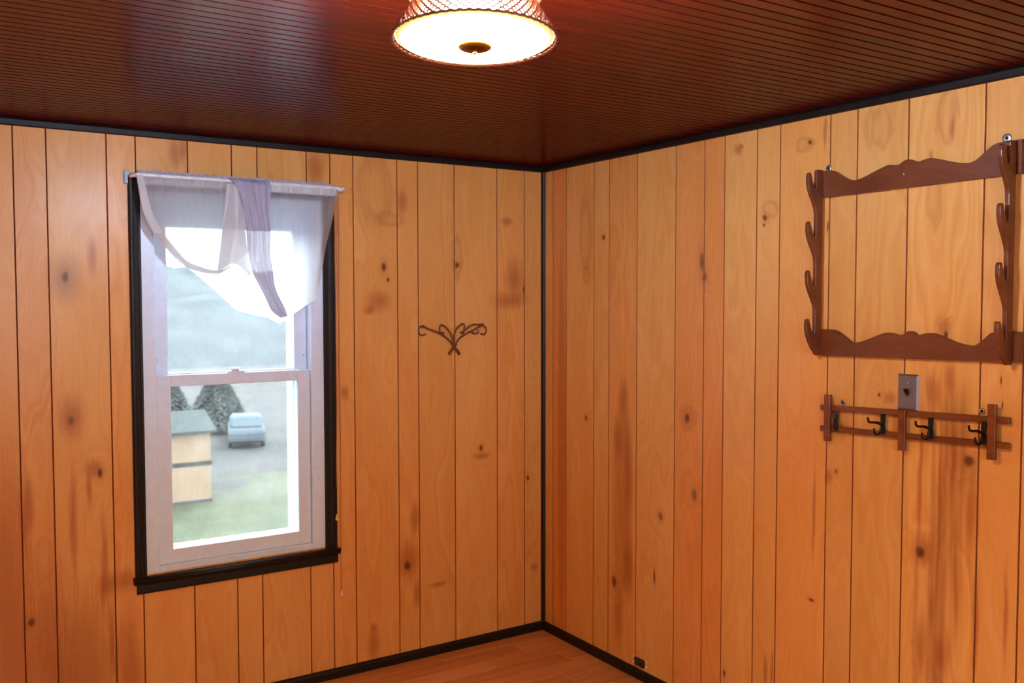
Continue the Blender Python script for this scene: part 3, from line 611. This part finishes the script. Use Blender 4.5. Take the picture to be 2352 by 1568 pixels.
# ================================================================ outdoors
EXT = .185
def ex(*c): return tuple(v*EXT for v in c)+(1,)
def ground_mat(name, c1, c2, c3, s1, s2):
    m = NT(name); p = m.obj(); a = m.noise(p, s1, 4, .6); b = m.noise(p, s2, 4, .6)
    return m.pbr(m.mix(m.ramp(b, .45, .65), m.mix(m.ramp(a, .35, .65), c1, c2), c3), .9, spec=.1)
GZ0 = -5.0
M_lawn = ground_mat('lawn_grass', ex(.085, .11, .045), ex(.13, .135, .06), ex(.16, .15, .09), .8, .15)
M_bank = ground_mat('leaf_litter', ex(.085, .078, .074), ex(.125, .108, .092), ex(.068, .07, .068), .5, .12)
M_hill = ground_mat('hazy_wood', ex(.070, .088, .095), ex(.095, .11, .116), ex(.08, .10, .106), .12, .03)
def terrain(name, x0, x1, y0, y1, fn, nx, ny, mat):
    return MB().grid([[(x0+(x1-x0)*i/nx, y0+(y1-y0)*j/ny, fn(x0+(x1-x0)*i/nx, y0+(y1-y0)*j/ny)) for i in range(nx+1)] for j in range(ny+1)]).build(name, mat, None, False)
def hn(x, y): return math.sin(x*.31+1)*math.cos(y*.27)+.6*math.sin(x*.73+y*.41)+.4*math.cos(x*1.3-y*.9)
tag(terrain('lawn', -60, 90, 1.5, 31, lambda x, y: GZ0+.04*hn(x, y), 60, 30, M_lawn), 'pale green lawn seen through the lower window pane', 'lawn', 'structure')
tag(terrain('leafy_bank', -70, 110, 28, 82, lambda x, y: GZ0-.05+.04*hn(x, y)+max(0, y-30)*.014+.05*hn(x*2, y*2), 80, 50, M_bank), 'brownish leaf-covered bank beyond the lawn', 'bank', 'structure')
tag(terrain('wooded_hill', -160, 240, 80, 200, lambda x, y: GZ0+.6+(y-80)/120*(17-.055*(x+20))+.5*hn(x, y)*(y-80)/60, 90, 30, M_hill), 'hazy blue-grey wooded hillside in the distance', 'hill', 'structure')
# tan shed
shx, shy = 5.48, 27.04
sh = tag(empty('shed', (shx, shy, GZ0)), 'small tan timber shed with a dark band outside the window', 'shed')
M_tan = walnut('tan_boards', ex(.50, .30, .15), ex(.42, .25, .12), (8, 8, 1), .8)
for i in range(14):
    MB().box(-3+i*.2143+.001, -3+(i+1)*.2143-.001, -.02, .02, .12, 2.35).build('wall_board', M_tan, sh)
MB().box(-3, 0, .02, 2.4, .05, 2.35).build('shed_body', M_tan, sh)
MB().box(-3.02, .03, -.035, -.02, 1.24, 1.38).build('dark_band', paint('dark_board', ex(.09, .085, .08), .8), sh)
MB().box(-3.02, .03, -.03, 2.42, 0, .12).build('foundation', paint('grey_stone', ex(.10, .10, .10), .9), sh)
MB().prism([(-.25, 2.33), (1.2, 2.85), (2.65, 2.33), (2.65, 2.40), (1.2, 2.93), (-.25, 2.40)], 'x', -3.2, .15).build('shed_roof', paint('shed_roofing', ex(.10, .12, .11), .9), sh)
# parked car
cr = tag(empty('car', (10.14, 38.6, GZ0+.05), (0, 0, 1.30)), 'blurry blue-grey parked car on the bank outside', 'car')
M_car = paint('blue_grey_car', ex(.15, .18, .20), .85)
MB().prism([(-2, .28), (2, .28), (2.02, .62), (1.9, .82), (1.0, .90), (-1.5, .92), (-1.98, .80), (-2.02, .5)], 'y', -.8, .8).build('body', M_car, cr).modifiers.new('round', 'BEVEL').width = .10
MB().prism([(1.0, .88), (.5, 1.35), (-1.0, 1.38), (-1.6, .90)], 'y', -.70, .70).build('cabin', paint('car_glass', ex(.17, .21, .24), .85), cr).modifiers.new('round', 'BEVEL').width = .12
for x in (-1.25, 1.25):
    for yy in (-.8, .62): MB().lathe([(0, 0), (.30, 0), (.33, .04), (.33, .14), (.30, .18), (0, .18)], 20, (x, yy, .33), 'y').build('wheel', M_black, cr)
# evergreen shrubs
m = NT('evergreen_needles'); nd = m.n('BsdfDiffuse'); nt_ = m.n('BsdfTranslucent'); col = m.mix(m.ramp(m.noise(m.obj(), 1.5, 3), .3, .7), ex(.34, .40, .36), ex(.42, .47, .43))
m.put(nd.inputs[0], col); m.put(nt_.inputs[0], col); mx = m.n('MixShader'); m.t.links.new(nd.outputs[0], mx.inputs[1]); m.t.links.new(nt_.outputs[0], mx.inputs[2]); m.t.links.new(mx.outputs[0], m.out.inputs[0]); M_needle = m.m
def shrub(x, y, h, r, n, seed, label):
    rs = random.Random(seed); o = tag(empty('evergreen_shrub', (x, y, GZ0+.1)), label, 'shrub', None, 'evergreens beyond the lawn'); mb = MB()
    for _ in range(n):
        t = rs.random()**.8; a = rs.uniform(0, 6.283); rr = r*(1-t)**.7*math.sqrt(rs.uniform(.3, 1))+.05; c = Vector((rr*math.cos(a), rr*math.sin(a), .1+t*h))
        d = Vector((math.cos(a), math.sin(a), rs.uniform(-.6, .4)))*rs.uniform(.14, .26); s = Vector((-math.sin(a), math.cos(a), rs.uniform(-.3, .3)))*.09
        mb.add([c-s, c+s, c+d], [(0, 1, 2)])
    mb.build('foliage', M_needle, o, False)
    MB().tube([(0, 0, -.1), (0, 0, h*.8)], [.09, .02], 8).build('trunk', paint('bark', ex(.08, .06, .05), .9), o)
shrub(10.0, 42.8, 2.7, 1.6, 7000, 1, 'dense green evergreen beside the parked car'); shrub(8.3, 46.5, 2.6, 1.5, 6000, 2, 'smaller evergreen behind the tan shed')
